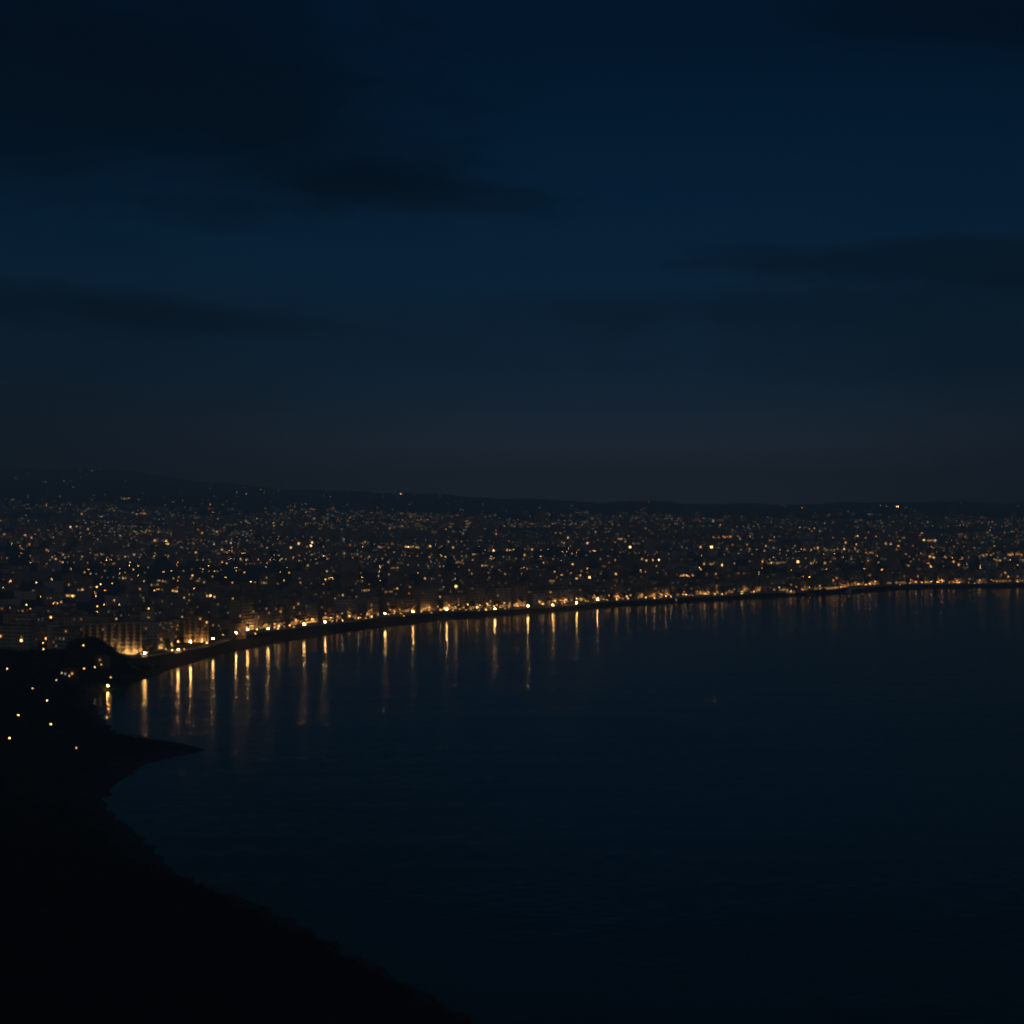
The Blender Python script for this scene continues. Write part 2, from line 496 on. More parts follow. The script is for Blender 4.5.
for f, z in zip(FAR, fz):
    x, y, ang, w, d, h = f
    vs = box_world(x, y, ang, w, d, z-4, z+h)
    add_poly(vs, BOXF, None)
    ci = random.randrange(len(cols))
    u0 = random.random()*30
    for (a, b_, c_, e_), wl in zip(BOXF, (w, d, w, d, 0)):
        if wl: fm.quad(vs[a], vs[b_], vs[c_], vs[e_], [(u0,0),(u0+wl,0),(u0+wl,h+4),(u0,h+4)], ci)
        else: fm.quad(vs[a], vs[b_], vs[c_], vs[e_], None, len(cols))
    if random.random() < .6:
        q = box_world(x+random.uniform(-3,3), y+random.uniform(-2,2), ang, 4, 3.5, z+h, z+h+2.8)
        for a, b_, c_, e_ in BOXF: fm.quad(q[a], q[b_], q[c_], q[e_], None, len(cols))
far_obj = fm.build('distant_city', [WALLM[c_] for c_ in cols]+[M_roof])
tag(far_obj, 'dark mass of far city blocks filling the plain behind the seafront rows', 'city', kind='stuff')

# terrain into the ray tests (coarse)
gx = np.arange(-2600, 2700, 60.); gy = np.concatenate([np.arange(300, 2700, 30.), np.arange(2700, 9500, 90.)])
GX, GY = np.meshgrid(gx, gy); GZ = terrain(GX.ravel(), GY.ravel())
gv = [tuple(v) for v in np.stack([GX.ravel(), GY.ravel(), GZ], 1)]
gf = []
for a in range(len(gy)-1):
    for b_ in range(len(gx)-1):
        k = a*len(gx)+b_; gf.append((k, k+1, k+1+len(gx), k+len(gx)))
add_poly(gv, gf, 'ground')
BVH = BVHTree.FromPolygons(polys_v, polys_f)

def ray_dir(px, py): return Vector(((px-512)/F, 1.0, (HY-py)/F))
def cast(px, py):
    d = ray_dir(px, py); L = d.length; d.normalize()
    loc, nor, idx, dist = BVH.ray_cast(Vector((0,0,CAMZ)), d, 12000)
    if loc is None: return None
    return loc, nor, polys_own[idx], dist
def march(px, py, h, start=330):
    """first spot along the sight line that stands h above the ground"""
    d = ray_dir(px, py)
    T = np.concatenate([np.arange(start, 3000, 3.), np.arange(3000, 9500, 12.)])
    x = d.x*T; y = T; z = CAMZ+d.z*T
    g = terrain(x, y)
    ok = np.nonzero((z-g <= h) & (g > .3))[0]
    if len(ok) == 0: return None
    k = ok[0]; return Vector((x[k], y[k], g[k])), float(z[k]-g[k])

# ------------------------------------------------------------------ build the blocks of the first rows
def make_block(b):
    rz = b['ang']
    root = empty('apartment_block', (b['p'][0], b['p'][1], b['z']), rz)
    w, d, h, n = b['w'], b['d'], b['h'], b['n']
    wb = MB()
    x0, x1, y0, y1 = -w/2, w/2, -d/2, d/2
    wb.box(x0, y0, -2, x1, y1, h, top=True, u0=random.random()*3)
    rich = b['row'] == 0
    b['bay'] = 3.0
    if rich:     # ribs between the bays
        nb = max(3, int(w//(5.2 if b['hero'] in ('long', 'ribbed') else 3.4)))
        pw = 1.1 if b['hero'] in ('long', 'ribbed') else .22
        for k in range(nb+1):
            xk = x0 + w*k/nb
            wb.box(max(x0-.1, xk-pw), y0-1.6 if pw > 1 else y0-.95, 0, min(x1+.1, xk+pw), y0-.002, h-.4)
    wall = wb.build('wall', WALLM[b['col']], root)
    rb = MB()
    tiled = n <= 4 and random.random() < .5
    if tiled:
        e = .6; zt = h+.03; zr = h+2.6
        a = [(x0-e,y0-e,zt),(x1+e,y0-e,zt),(x1+e,y1+e,zt),(x0-e,y1+e,zt)]
        r0, r1 = (x0+d*.45, 0, zr), (x1-d*.45, 0, zr)
        if r0[0] > r1[0]: r0 = r1 = (0, 0, zr)
        rb.quad(a[0], a[1], r1, r0); rb.quad(a[2], a[3], r0, r1)
        rb.tri(a[1], a[2], r1); rb.tri(a[3], a[0], r0)
        rb.quad(a[3], a[2], a[1], a[0])
        rb.build('roof', M_tile, root)
        b['roof'] = 'tiled roof'
    else:
        t_ = .25
        for q in ((x0-.05,y0-.05,x1+.05,y0+t_),(x0-.05,y1-t_,x1+.05,y1+.05),(x0-.05,y0+t_,x0+t_,y1-t_),(x1-t_,y0+t_,x1+.05,y1-t_)):
            rb.box(q[0], q[1], h+.01, q[2], q[3], h+.9)
        rb.quad((x0+t_,y0+t_,h+.06),(x1-t_,y0+t_,h+.06),(x1-t_,y1-t_,h+.06),(x0+t_,y1-t_,h+.06))
        rf = rb.build('roof', M_roof, root)
        sx = random.uniform(x0+3, x1-3); sb = MB(); sb.box(sx-2, -1.8, h+.07, sx+2, 2.2, h+3.0)
        sb.box(sx-2.2, -2.0, h+3.0, sx+2.2, 2.4, h+3.2)
        if random.random() < .6:
            sb.tube((sx+1, 0, h+3.2), (sx+1, 0, h+6.5), .06, .04, 5)
        sb.build('stair_tower', WALLM[b['col']], rf)
        b['roof'] = 'flat roof'
    if rich:
        for k in range(1, n):
            bb = MB(); zk = k*3.1
            bb.box(x0+.3, y0-1.25, zk-.12, x1-.3, y0-.96, zk+.9, bottom=True)
            bb.box(x0+.3, y0-.955, zk-.12, x1-.3, y0-.003, zk+.06, bottom=True)
            bb.build('balcony', M_metal if b['hero'] in ('long', 'ribbed') else M_balc, root)
    b['root'] = root
    return root
for b in BLD: make_block(b)

# windows one can see on the long lit block
WIN_CACHE = {}
def window_mesh(w, h, mat):
    k = (round(w, 1), round(h, 1), mat.name)
    if k not in WIN_CACHE:
        q = MB(); w_, h_ = k[0]/2, k[1]/2
        q.box(-w_, -.10, -h_, w_, .0, h_, bottom=True)
        WIN_CACHE[k] = q.mesh('window', [mat])
    return WIN_CACHE[k]
def add_window(b, face, u, z, w, h, mat, name='window', out=.0):
    """face 0 front (towards the sea), 1, 2, 3 round the block; u along it"""
    o = bpy.data.objects.new(name, window_mesh(w, h, mat)); link(o, b['root'])
    W, D_ = b['w'], b['d']
    if face == 0: o.location = (u, -D_/2-out, z); o.rotation_euler = (0,0,0)
    elif face == 1: o.location = (W/2+out, u, z); o.rotation_euler = (0,0,math.pi/2)
    elif face == 2: o.location = (-u, D_/2+out, z); o.rotation_euler = (0,0,math.pi)
    else: o.location = (-W/2-out, -u, z); o.rotation_euler = (0,0,-math.pi/2)
    return o

for b in BLD:
    if b['hero'] == 'long':
        nb = max(3, int(b['w']//5.2))
        for k in range(b['n']):
            for j in range(nb):
                u = -b['w']/2 + b['w']*(j+.5)/nb
                add_window(b, 0, u, k*3.1+1.65, 1.7, 1.5, M_glass)

# ------------------------------------------------------------------ the lights
# x y class [width px]; d dim, w white, b medium, o medium orange, B bright, G very bright; capital S strips carry a width
LIGHTS = """
16 479 o;43 482.5 d;45.6 482.7 b;91.6 471 b;80 470 d;100 469.6 d;71 481.6 d;60 497 w;46.5 505 o;60 509 o;26 516 w;81.7 514 b;94 496 d;105 495 d;125 499 S8;140 514 S8;100.4 516.4 S5;143.6 510 d;165.5 505.6 b
70.5 527 B;76.7 526.4 b;88 529 b;25 535 b;31.5 537.7 o;38.5 530 w;4 534.7 o;114.5 532 w;120 535.5 w;145.7 532.5 b;128.6 546 b;154.7 540.5 B;156.5 545.8 o;166 541 B;168 543.8 B;134 554.6 B;140.8 554.6 w;146 554.6 w;80.5 553.8 b;82 556.6 b;118.7 559 b;11.6 542.5 w;24 549.8 w;48 551 o;52.3 557 B;55.6 559 B;50 560 o;46.5 550 o;96 547 d;63 554.6 o
173 502.5 o;210.3 504.8 o;227 501.8 d;212.8 513 o;202.7 508 d;236.7 493 o;246.4 494.4 o;260.8 490.5 o;264.6 490 d;294.8 507 o;294.8 504.6 d;302 505 w;314 518.6 w;334 517 w;274 526 b;246 521 w;217 532 B;202 533 o;197.7 529.7 o;214.3 544 B;230.8 543 b;232 547.5 B;232 551 B;227 552.6 b;221.8 549.6 B;219 554 b;189 548.8 S5;195.7 552.5 B;177 553 o;240.5 559 B;247 540.5 w;268.4 541 b;267 547.6 B;262 546.5 b;278.7 555.8 B;290.8 547.5 B;298.7 543.5 B;312 542.5 B;310.8 546.3 G;307 546.6 b;323.5 546.8 o;311.6 554.6 b;327 556 w
400.6 494.5 B;393.6 493.7 d;386.5 490 d;413 495 d;409.4 505.3 w;423.8 504.8 d;401 513.5 w;462.8 510.6 w;370 520 d;446 529.4 o;468.7 523.4 w;493.5 500.7 d;496 531 o;496 534 o;343.6 539 w;350 545 o;365 542 b;380.7 546.8 S6;413 547 T16;430 546 B;448.4 541.8 b;453 547.6 B;461.7 551.6 w;445.4 557.4 B;475.3 555 T7;483 553.8 b;492 551 T9;507 550 B;357.4 554.3 b
648.6 502.4 o;647.8 509 d;667 517.8 w;555.6 532.8 o;560.6 533 o;568 537.6 B;564 543 o;587.5 543 B;595.5 531.8 o;532 549.4 B;525 549.7 b;524.6 555 B;523.5 559 o;539 560 w;572 554.2 B;572.7 564.3 B;527 569 b;537 566.7 w;600.5 559 b;608 556 b;615 560 B;630 547 G;625.4 541.4 b;621 539 S6;620.4 552.5 o;642 559 B;646.5 560.5 B;652.8 560 B;659 560.5 G;669.4 559 w;635.7 553.5 b;643 541 w;635 544 S6;581.4 571 o;600.5 573.8 b;589.7 577.4 G;576 575.8 S7;616 574 B;640.8 571.8 b;645.3 572 B;660 571.3 w
685.8 586.3 G;713 521 b;720.3 525 o;802 508.6 o;724 537 S12;700.7 547 B;711.5 547 G;727 549 B;732.3 545 o;739.8 539 b;747 544.8 o;749.7 549 o;771.3 540.6 S5;773.8 547.8 w;766 546 b;805 549.8 b;817.8 547.8 B;823 546.5 o;831 549.8 b;837.7 549 o;844.3 549 B;845.7 542.6 B;704 564 B;711 564 S5;722 565 G;734.5 564 B;762.5 561 B;776 563 S20;798 561.7 G;813 563 S6;825 563 B;700.8 570 B;707 574 b;716 574.3 o;739 574 b;839 572 B;837 576.8 B;832.7 581 B;791 585.5 o;819.4 585.5 B;827.7 585 b;843.5 585.8 B;716.5 585 o;760.5 588 B;773.8 590 b
895.4 506.7 T6;880.6 506.5 b;886.5 506.7 w;911 509.5 d;961 503.6 d;994.4 507 w;927.8 522 w;901 530.8 w;922 533 b;857.6 536 B;856.3 544.4 B;855 548.6 B;890.8 544 B;885.7 543.5 o;898.4 546 B;896.7 549.5 b;899.6 541 b;913 546 o;928 540.5 S18;935.8 539.8 b;931.6 546.6 w;956 544.4 b;959.6 540.5 d;990 531 o;928 554.6 S13;930 557 T6;906 554 b;868 553 S9;946 557.5 b;962 558 b;956 558.3 b;953.7 561.7 B;958.8 564.8 B;943.5 566.8 b;931 566.5 G;956 569 B;908.6 565.6 o;851.4 558.8 o;981 556 S6;986.8 554.6 o;991 555 b;994.4 559.7 B;999.5 560 S7;1014 554.6 T17;1023 560 o;1005 572.4 B;1001 574.5 b;1008 576.7 B;1011.4 576.7 B;1017.4 577.5 b;1017 581.8 B;1003.8 582 b;870 576 o;918 575.8 o
9.4 582.2 B;69 584.7 B;33 591 o;70.3 595.7 T9;40.4 597 o;47.5 598.3 b;50.4 598 b;55 602.4 w;61 602 B;80 590 S6;97.3 587.7 b;94.7 592.8 b;114.3 600.4 B;107.8 606.5 o;116.6 616.8 B;4.3 605.7 o;22.5 610 o;50.6 619 G;62.7 562.7 B;67.6 563 b;39 562.4 b;7 558 b;104.3 565 b;113 563.7 b;70 628.5 b;81 630 b;123 578 B;148 568 o;178.6 577.8 B;178 580.7 b;192.3 575.4 B;191 578.5 b;197.7 581 S4;159.3 580.8 S5;165 581.6 b;153.4 585 S6;154.6 591 B;158.7 589.8 S5;174.5 591 S6;177.4 587.7 o;185.3 590 S5;139.7 589 o;143 597 b;184.2 598 B;210.2 597 T8;232.7 598.3 B;148.7 608 G;186.8 603.7 w;171.6 604.7 w;148.7 617 b;147 620 o;128.8 617 b;182 617 b;200 620 B;206.7 623 B;212.6 619 G;209 612.7 w;218 606 w;227.8 613.4 w;171 625.4 b;177.4 625.6 b;159 626.8 b;226.6 564 B;209 560 b
247.6 560 b;246 564.4 b;267 563 b;266.7 577.7 b;263.4 582.8 T6;289 573.4 B;307.7 565.4 B;312.6 563.8 b;317 563.2 b;327 571.3 B;299.5 578.3 w;335 598 b;297.4 605 B;293 607.4 o;279.8 611 B;275 607.4 b;299 614.4 b;325.5 612.3 B;252.9 612 b;255.8 609 b;268 614 b;266.4 608 o;342 615 b
458 603.5 b;440 598 B;456 586.5 G;386.7 603 b;425 578.4 B;431.7 577.7 b;452.6 580.4 w;378.5 576.6 B;389 574.5 b;394 568 S6;374.6 562 o;389 562.8 b;365 591 S6;385.5 591 b;397.5 589.5 B;391 590.5 S4;411 588 S7;409 592.7 o;464 557 S5;462 562.8 S13;443.4 588 w
511 550.5 T5;527 568.7 b;492.3 567 o;484 565.5 S6;499 570 w;556.8 578.4 b;552 581 S7;577 577 S8;547 590.4 B;528.9 590.6 o;579.6 591 o;570 582.7 b;503 605 b;490 601 b;496.8 594.5 w
612.3 582.7 o;654.5 587.4 w;656.6 566 o;703.7 564.3 w;716 588 o
"""
# lamp heads on posts along the water front and on the headland
LAMPS = """
1 637 B;21.7 639 G;45.7 639.7 w;60.7 640 w;64.4 638.5 w;83.2 645.9 G;43.4 649.8 B;7 669.3 B;83.8 669.3 B;94.7 667.8 B;101 665 b;69 676.5 b;56 681 w;61.5 674 w;110.5 678.3 b;32.3 689.3 w;46.8 701 B;18.2 716.5 B;50.5 724.8 G;9.3 739 B;76 748.5 d;107.7 690.5 G
160 639 G;175.7 635.3 B;178 642.3 G;165.7 649.6 b;172 650.5 B;178 650 B;184 650 B;144.6 653.8 G;147 652.8 B;140.8 654.5 b;200.9 641.8 B;212.8 639 G;190.3 642.6 B;206.7 643.8 b;236 633.2 G;222.9 635.6 b;195 641 b
342.8 594.5 G;354.3 595 B;350 596 b;324.4 617.7 B;326.7 617.7 B;325 622.4 G;315 622.7 B;304 624.6 G;289.8 626 B;294 627.5 b;257.6 618.8 B;240.6 616 B;268 629.7 G;257 629.7 B;247.5 630 B;342.5 621 G;355.4 618.8 B;358.4 618.5 B;332 621.8 b;337 621 b;278 629 b;284 627 b
370.8 604 B;360.6 618 B;366 618 b;371.7 617.3 B;378 615.5 b;385 614 G;388.7 615 B;394 614 B;401 614 b;404 616 B;413 612.4 G;408 611 b;429 611 B;440.6 610 G;446.7 610 G;446 604 B;452.6 611 B;431.5 613 b;459.6 609.7 B;466 610 b;471 609.7 B;476.8 607.3 G;479 610.5 B;421 612.5 b;455 607 b;464 607.5 b
557.7 594.8 B;569.6 596.8 B;576.7 599 B;555 601 G;553 605.3 B;543 604.4 B;549 604.6 b;562 603.8 B;568 601.5 B;576.7 603.2 G;585.5 601 B;588 601.5 B;597.5 599.8 G;593.7 598 b;528 606.2 G;524.5 605.6 B;521 605.6 B;517.5 606.4 B;514 605.6 b;509 608 B;510 603.6 b;494 606.5 G;490.5 609 B;495 609.5 B;486 610 B;500 607.5 b;505 608.5 b
686 595 G;682.5 595 B;690 595.4 B;705 594 G;633.4 592 B;671 596.8 G;666 596.4 B;627 596.7 G;628 599 b;623 599 B;617 599.5 b;607 600 b;603.5 600 B;615 596.6 b;652.7 596 B;660 597.7 b;654.5 598.3 B;676 600 b;692.6 595.6 B;715 594.8 B;718 593 b;701.6 593.8 B;638 598.5 b;646 597.8 b
734 588.3 B;738 589 B;744 586.3 B;742 593.6 G;751.4 592.4 B;754 592 b;722 594.4 G;726 594 b;787 591.3 B;791 591.3 G;795 591.2 B;802 590 B;803.7 592.8 b;820.5 589.5 B;824.5 589.5 B;828 589.5 B;831.5 589.3 G;835 589.4 B;838.5 589.3 B;842 589 B;845 588.6 b
852 585 B;858.5 584.3 G;870 584 G;866 585 b;890.8 583 B;905 583.5 B;900 585 b;916 582.3 G;910 583.2 b;931.6 581.8 B;943 581.3 G;959.6 583 B;953.7 582 b;969 583 B;975 583.3 b;979 583 B;985.4 582.3 B;994 581.5 B;997 581.5 b;1017.6 582 G;949 582.5 b;922 582.8 b;926 582.4 b
"""
def parse(s):
    out = []
    for tok in s.replace('\n', ';').split(';'):
        t = tok.split()
        if len(t) == 3:
            c_ = t[2]; wd = float(c_[1:]) if len(c_) > 1 else 0
            out.append((float(t[0]), float(t[1]), c_[0], wd))
    return out
LT, LP = parse(LIGHTS), parse(LAMPS)
STREAK_G = [107.7,144.5,177.5,190.5,212.6,235.8,247.6,266.7,302,325,385,412.7,445.4,494,526.5,555,576,598]
STREAK_B = [169,206,257,280,289,342,359,371,485,518,543,580,616.7,628,685.6,831.5,648,654.5,665,671,704,716,722,753,791,858,868,915,919.7,931,942,1017.6]
def restyle():
    out = [list(l) for l in LP]
    for l in out:
        if (l[1] > 641 and l[0] < 106) or l[1] > 664: l[2] = {'G': 'h', 'B': 'h', 'b': 'i'}.get(l[2], l[2]) if l[0] < 107 else l[2]
    front = [i for i, l in enumerate(out) if l[0] > 130 and l[1] > 580 and not (160 < l[0] < 165 and l[1] < 641)]
    for i in front: out[i][2] = {'G': 'B', 'B': 'b'}.get(out[i][2], out[i][2])
    used = set()
    for lst, c_ in ((STREAK_G, 'G'), (STREAK_B, 'B')):
        for x in lst:
            cand = [i for i in front if i not in used and abs(out[i][0]-x) < 5]
            if not cand: continue
            i = max(cand, key=lambda q: out[q][1]-abs(out[q][0]-x)); used.add(i); out[i][2] = c_
    for l in out:
        if l[0] == 107.7: l[2] = 'j'
    return [tuple(l) for l in out]
LP = restyle()
SIZE = {'d': .9, 'w': 1.0, 'b': 1.2, 'o': 1.3, 'B': 1.5, 'G': 1.9, 'S': .9, 'T': 1.3}
def style(c_):
    j = random.choice([.6, .8, 1.0, 1.3])
    if c_ == 'd': return (random.choice(['gold','warm','amber']), .16)
    if c_ == 'w': return (random.choice(['warm','cool','warm']), .32*j)
    if c_ == 'b': return (random.choice(['gold','gold','warm','amber']), .6*j)
    if c_ == 'o': return (random.choice(['amber','orange']), .7*j)
    if c_ == 'B': return (random.choice(['gold','gold','amber']), 1.5*j)
    if c_ == 'G': return ('gold', 6)
    if c_ == 'S': return (random.choice(['amber','gold','amber']), .4)
    return ('gold', 1.2)

far_mats = []; far_lights = MB()
def far_idx(m):
    if m not in far_mats: far_mats.append(m)
    return far_mats.index(m)
far_halls = MB()
def far_quad(loc, nor, w, h, m, out=.25):
    n = Vector((nor.x, nor.y, 0)).normalized()
    t_ = Vector((-n.y, n.x, 0)); c_ = loc+n*out; z = Vector((0,0,h/2))
    a = c_-t_*w/2-z; b_ = c_+t_*w/2-z
    far_lights.quad(tuple(a), tuple(b_), tuple(b_+z*2), tuple(a+z*2), None, far_idx(m))

lamp_list = []           # (pos on ground, height, class, px)
def blocks_near(x, y, r=0.0):
    for b in BLD:
        dx, dy = x-b['p'][0], y-b['p'][1]
        if abs(dx)+abs(dy) > 60: continue
        ca, sa = math.cos(b['ang']), math.sin(b['ang'])
        u, v = dx*ca+dy*sa, -dx*sa+dy*ca
        if abs(u) < b['w']/2+r and abs(v) < b['d']/2+r: return b
    return None

def to_block(b, loc):
    d = Vector((loc.x-b['p'][0], loc.y-b['p'][1], loc.z-b['z']))
    ca, sa = math.cos(b['ang']), math.sin(b['ang'])
    return Vector((d.x*ca+d.y*sa, -d.x*sa+d.y*ca, d.z))
def window_at(b, loc, w, h, mat, strip=False):
    """a lit window where the sight line meets the block"""
    q = to_block(b, loc); W, D_ = b['w'], b['d']
    gaps = {0: abs(q.y+D_/2), 1: abs(q.x-W/2), 2: abs(q.y-D_/2), 3: abs(q.x+W/2)}
    if q.z > b['h']-.4:           # on the roof edge: top-floor window of the nearest face
        gaps.pop(2)
    f = min(gaps, key=gaps.get)
    u = {0: q.x, 1: q.y, 2: -q.x, 3: -q.y}[f]; half = (W if f in (0, 2) else D_)/2
    w = min(w, 2*half-1.2); h = min(h, 2.3)
    u = max(-half+w/2+.4, min(half-w/2-.4, u))
    k = max(0, min(b['n']-1, int(q.z//3.1)))
    out = .97 if (f == 0 and b['row'] == 0) else 0.0
    add_window(b, f, u, k*3.1+1.75, w, h, mat, 'lit_window' if not strip else 'lit_shopfront', out)
    b['lit'] += 1

def place_light(px, py, c_, wd):
    kind, lev = style(c_)
    lev *= 3.6 if py < 522 else (2.2 if py < 548 else 1.35)
    hit = cast(px, py)
    if hit is None:
        m_ = march(px, py, 12)
        if m_ is None: return
        p, hh = m_; D = p.y
        far_lights.octa((p.x, p.y, p.z+hh), max(.5, SIZE[c_]*.5*D/F), far_idx(em(kind, lev)))
        return
    loc, nor, own, dist = hit
    D = loc.y; s = D/F
    w = max(1.0, SIZE[c_]*s) if not wd else wd*s
    h = max(1.0, min(SIZE[c_], 1.5)*s)
    if isinstance(own, dict):
        window_at(own, loc, w, min(h, 2.0), em(kind, lev), bool(wd)); return
    if own is None and abs(nor.z) < .5:
        far_quad(loc, nor, w, h, em(kind, lev)); return
    if wd:       # a long low hall with a lit front
        n = Vector((-loc.x, -loc.y, 0)).normalized(); t_ = Vector((-n.y, n.x, 0))
        z0 = loc.z-1; ang = math.atan2(t_.y, t_.x)
        c2 = loc-n*7
        vs = box_world(c2.x, c2.y, ang, w+2, 12, z0, z0+h+3.5)
        for a, b_, cc, e_ in BOXF: far_halls.quad(vs[a], vs[b_], vs[cc], vs[e_])
        front = c2+n*6.0
        far_quad(Vector((front.x, front.y, loc.z+h*.5+.4)), n, w, h, em(kind, lev), .1); return
    # ground or roof: a lamp
    if own == 'ground' and D < 2300 and c_ in 'GBbo':
        m_ = march(px, py, 8.0)
        if m_ and blocks_near(m_[0].x, m_[0].y, .5) is None:
            lamp_list.append((m_[0], m_[1], c_, px)); return
    far_lights.octa((loc.x, loc.y, loc.z+.6*s), SIZE[c_]*.42*s, far_idx(em(kind, lev*1.2)))

for px, py, c_, wd in LT:
    if wd <= 4: place_light(px, py, c_, wd); continue
    x = px-wd/2
    while x < px+wd/2:
        step = random.uniform(1.2, 2.6)
        if random.random() < .85: place_light(x+step/2, py+random.uniform(-.5, .5), random.choice('oBBbGB') if c_ == 'T' else random.choice('oobbwBd'), 0)
        x += step
for px, py, c_, wd in LP:
    hgt = 3.0 if c_ == 'j' else 9.0 if c_ == 'G' else (7.0 if c_ == 'B' else 4.5)
    if (px, py) == (107.7, 690.5): hgt = 3.0
    m_ = march(px, py, hgt, 1225 if px < 24 and py < 641 else 330)
    if m_ is None: continue
    p, hh = m_
    b = blocks_near(p.x, p.y, .6)
    hit = cast(px, py)
    if b is not None or (hit and isinstance(hit[2], dict) and hit[3]*hit[0].y/hit[0].length < p.y-1 and hit[0].y < p.y-1):
        if hit and isinstance(hit[2], dict):
            k_, lv = style(c_); s = hit[0].y/F
            window_at(hit[2], hit[0], SIZE[c_]*s, 1.8, em(k_, lv)); continue
    lamp_list.append((p, hh, c_, px))

# ---- many small dim windows and lamps over the far city
def far_scatter():
    pal = [('warm',.12),('gold',.12),('amber',.16),('cool',.12),('gold',.25),('amber',.3),('warm',.06),('gold',.07),('orange',.35),('warm',.6),('cool',.3),('gold',.9)]
    wts = [6,5,4,5,2.5,2,9,8,1.2,.5,.8,.35]
    for (x, y, ang, w, d, h), z in zip(FAR, fz):
        R = math.hypot(x, y)
        px = 512+F*x/y
        if not -120 < px < 1150: continue
        bright = .45+.55*math.sin(x*.0043+.8)*math.sin(y*.0037+x*.001)
        lam = .9 + .9*max(0, bright)
        if R > 3000: lam *= 1.25
        if R > 4000: lam *= 1.5
        n = np.random.default_rng(int(abs(x*13+y*7))).poisson(lam*1.3*random.Random(int(x//130)*7919+int(y//200)*104729).choice([.15,.3,.5,.9,1.2,2.0,2.6]))
        boost = 1 if R < 2200 else (1.6 if R < 3800 else 2.4)
        for _ in range(n):
            a = ang + random.choice([0, math.pi/2, math.pi, -math.pi/2])
            best = None
            for q in range(4):     # faces seen from the bay
                aa = ang+q*math.pi/2; nn = Vector((math.cos(aa), math.sin(aa), 0))
                if nn.dot(Vector((-x, -y, 0)).normalized()) > .25 and (best is None or random.random() < .5): best = (q, nn)
            if best is None: continue
            q, nn = best
            half, dep = (d/2, w/2) if q % 2 == 0 else (w/2, d/2)
            t_ = Vector((-nn.y, nn.x, 0))
            zz = z + random.uniform(.35, 1.0)*(h-1.5)
            u = random.uniform(-half+1, half-1)
            loc = Vector((x, y, zz)) + nn*dep + t_*u
            sz = random.uniform(1.0, 1.9)*(1 if R < 3500 else R/3500.)
            k_ = random.choices(pal, wts)[0]
            ww = sz*(1 if random.random() < .85 else random.uniform(2, 4))
            far_quad(loc, nn, min(ww, 2*half), min(sz, 2.6), em(k_[0], k_[1]*boost))
    # strings of lamps along the streets of the plain
    for _ in range(150):
        R = random.uniform(1650, 5200); az = random.uniform(-.34, .34); x, y = R*math.sin(az), R*math.cos(az)
        if not inside(np.array([x]), np.array([y]), PROMPOLY)[0] or seg_dist(np.array([x]), np.array([y]), PROMC)[0] < 300: continue
        a = random.choice([.0, .15, -.12, .6, .7, 2.2]); n = random.randint(4, 13); st_ = random.uniform(16, 34)
        k_ = random.choice([('amber',1.6),('gold',1.4),('orange',1.6),('gold',2.6),('warm',1.0)])
        for q in range(n):
            xx, yy = x+math.cos(a)*st_*q, y+math.sin(a)*st_*q
            far_lights.octa((xx, yy, tz(xx, yy)+random.uniform(12, 17)), random.uniform(.55, .95)*max(1, R/3200), far_idx(em(k_[0], k_[1]*random.choice([.4, .7, 1, 1.5]))))
    # hillside hamlets: loose lights on the slopes
    for _ in range(620):
        R = random.uniform(5200, 8500); px = random.triangular(-60, 1090, 120) if random.random() < .6 else random.uniform(-60, 1090)
        x = (px-512)/F*R; y = R; z = tz(x, y)
        if random.random() < .55 and R > 6400: continue
        k_ = random.choice([('warm',1.2),('gold',1.4),('cool',1.0),('amber',1.6),('gold',.7),('warm',.6)])
        far_lights.octa((x, y, z+3), random.uniform(.8, 1.9), far_idx(em(*k_)))
far_scatter()
o = far_lights.build('distant_lights', far_mats)
tag(o, 'countless small amber and white lights scattered over the far city and hills', 'lights', kind='stuff')
o = far_halls.build('distant_halls', M_roof)
tag(o, 'low dark far halls with long lit fronts among the city blocks', 'halls', kind='stuff')

# ---- dim windows in the near rows
for b in BLD:
    n = np.random.default_rng(int(abs(b['p'][0]*3+b['p'][1]))).poisson(4.2 if b['row'] else 4.0)
    for _ in range(n):
        f = random.choice([0,0,0,1,3]); half = (b['w'] if f == 0 else b['d'])/2
        k = random.randrange(max(0, b['n']-3 if b['row'] else 0), b['n'])
        bays = max(1, int((2*half-2)//3)); u = (random.randrange(bays)-(bays-1)/2)*3.0
        out = .97 if (f == 0 and b['row'] == 0) else 0.0
        k_ = random.choices([('warm',.16),('gold',.2),('amber',.25),('cool',.14),('gold',.5),('warm',.07)], [4,4,3,3,1,6])[0]
        add_window(b, f, u, k*3.1+1.75, random.choice([1.3,1.3,1.6]), 1.5, em(*k_), 'lit_window', out)
        b['lit'] += 1

# ---- lit shopfronts at the foot of the seafront row
SHOP = [emit_mat('shop_glow_%d' % k, c_, L, True) for k, (c_, L) in enumerate([(AMBER,.22),(GOLD,.3),(GOLD,.6),(AMBER,.45),(ORANGE,.3)])]
for b in BLD:
    if b['row'] == 0 and b['px'] > 225:
        u = -b['w']/2+1.5
        while u < b['w']/2-3:
            ww = random.uniform(2.2, 5)
            if u+ww > b['w']/2-.8: break
            if random.random() < .62:
                add_window(b, 0, u+ww/2, 1.5, ww, 2.3, random.choice(SHOP), 'lit_shopfront', .97); b['lit'] += 1
            u += ww+random.uniform(.6, 2.5)
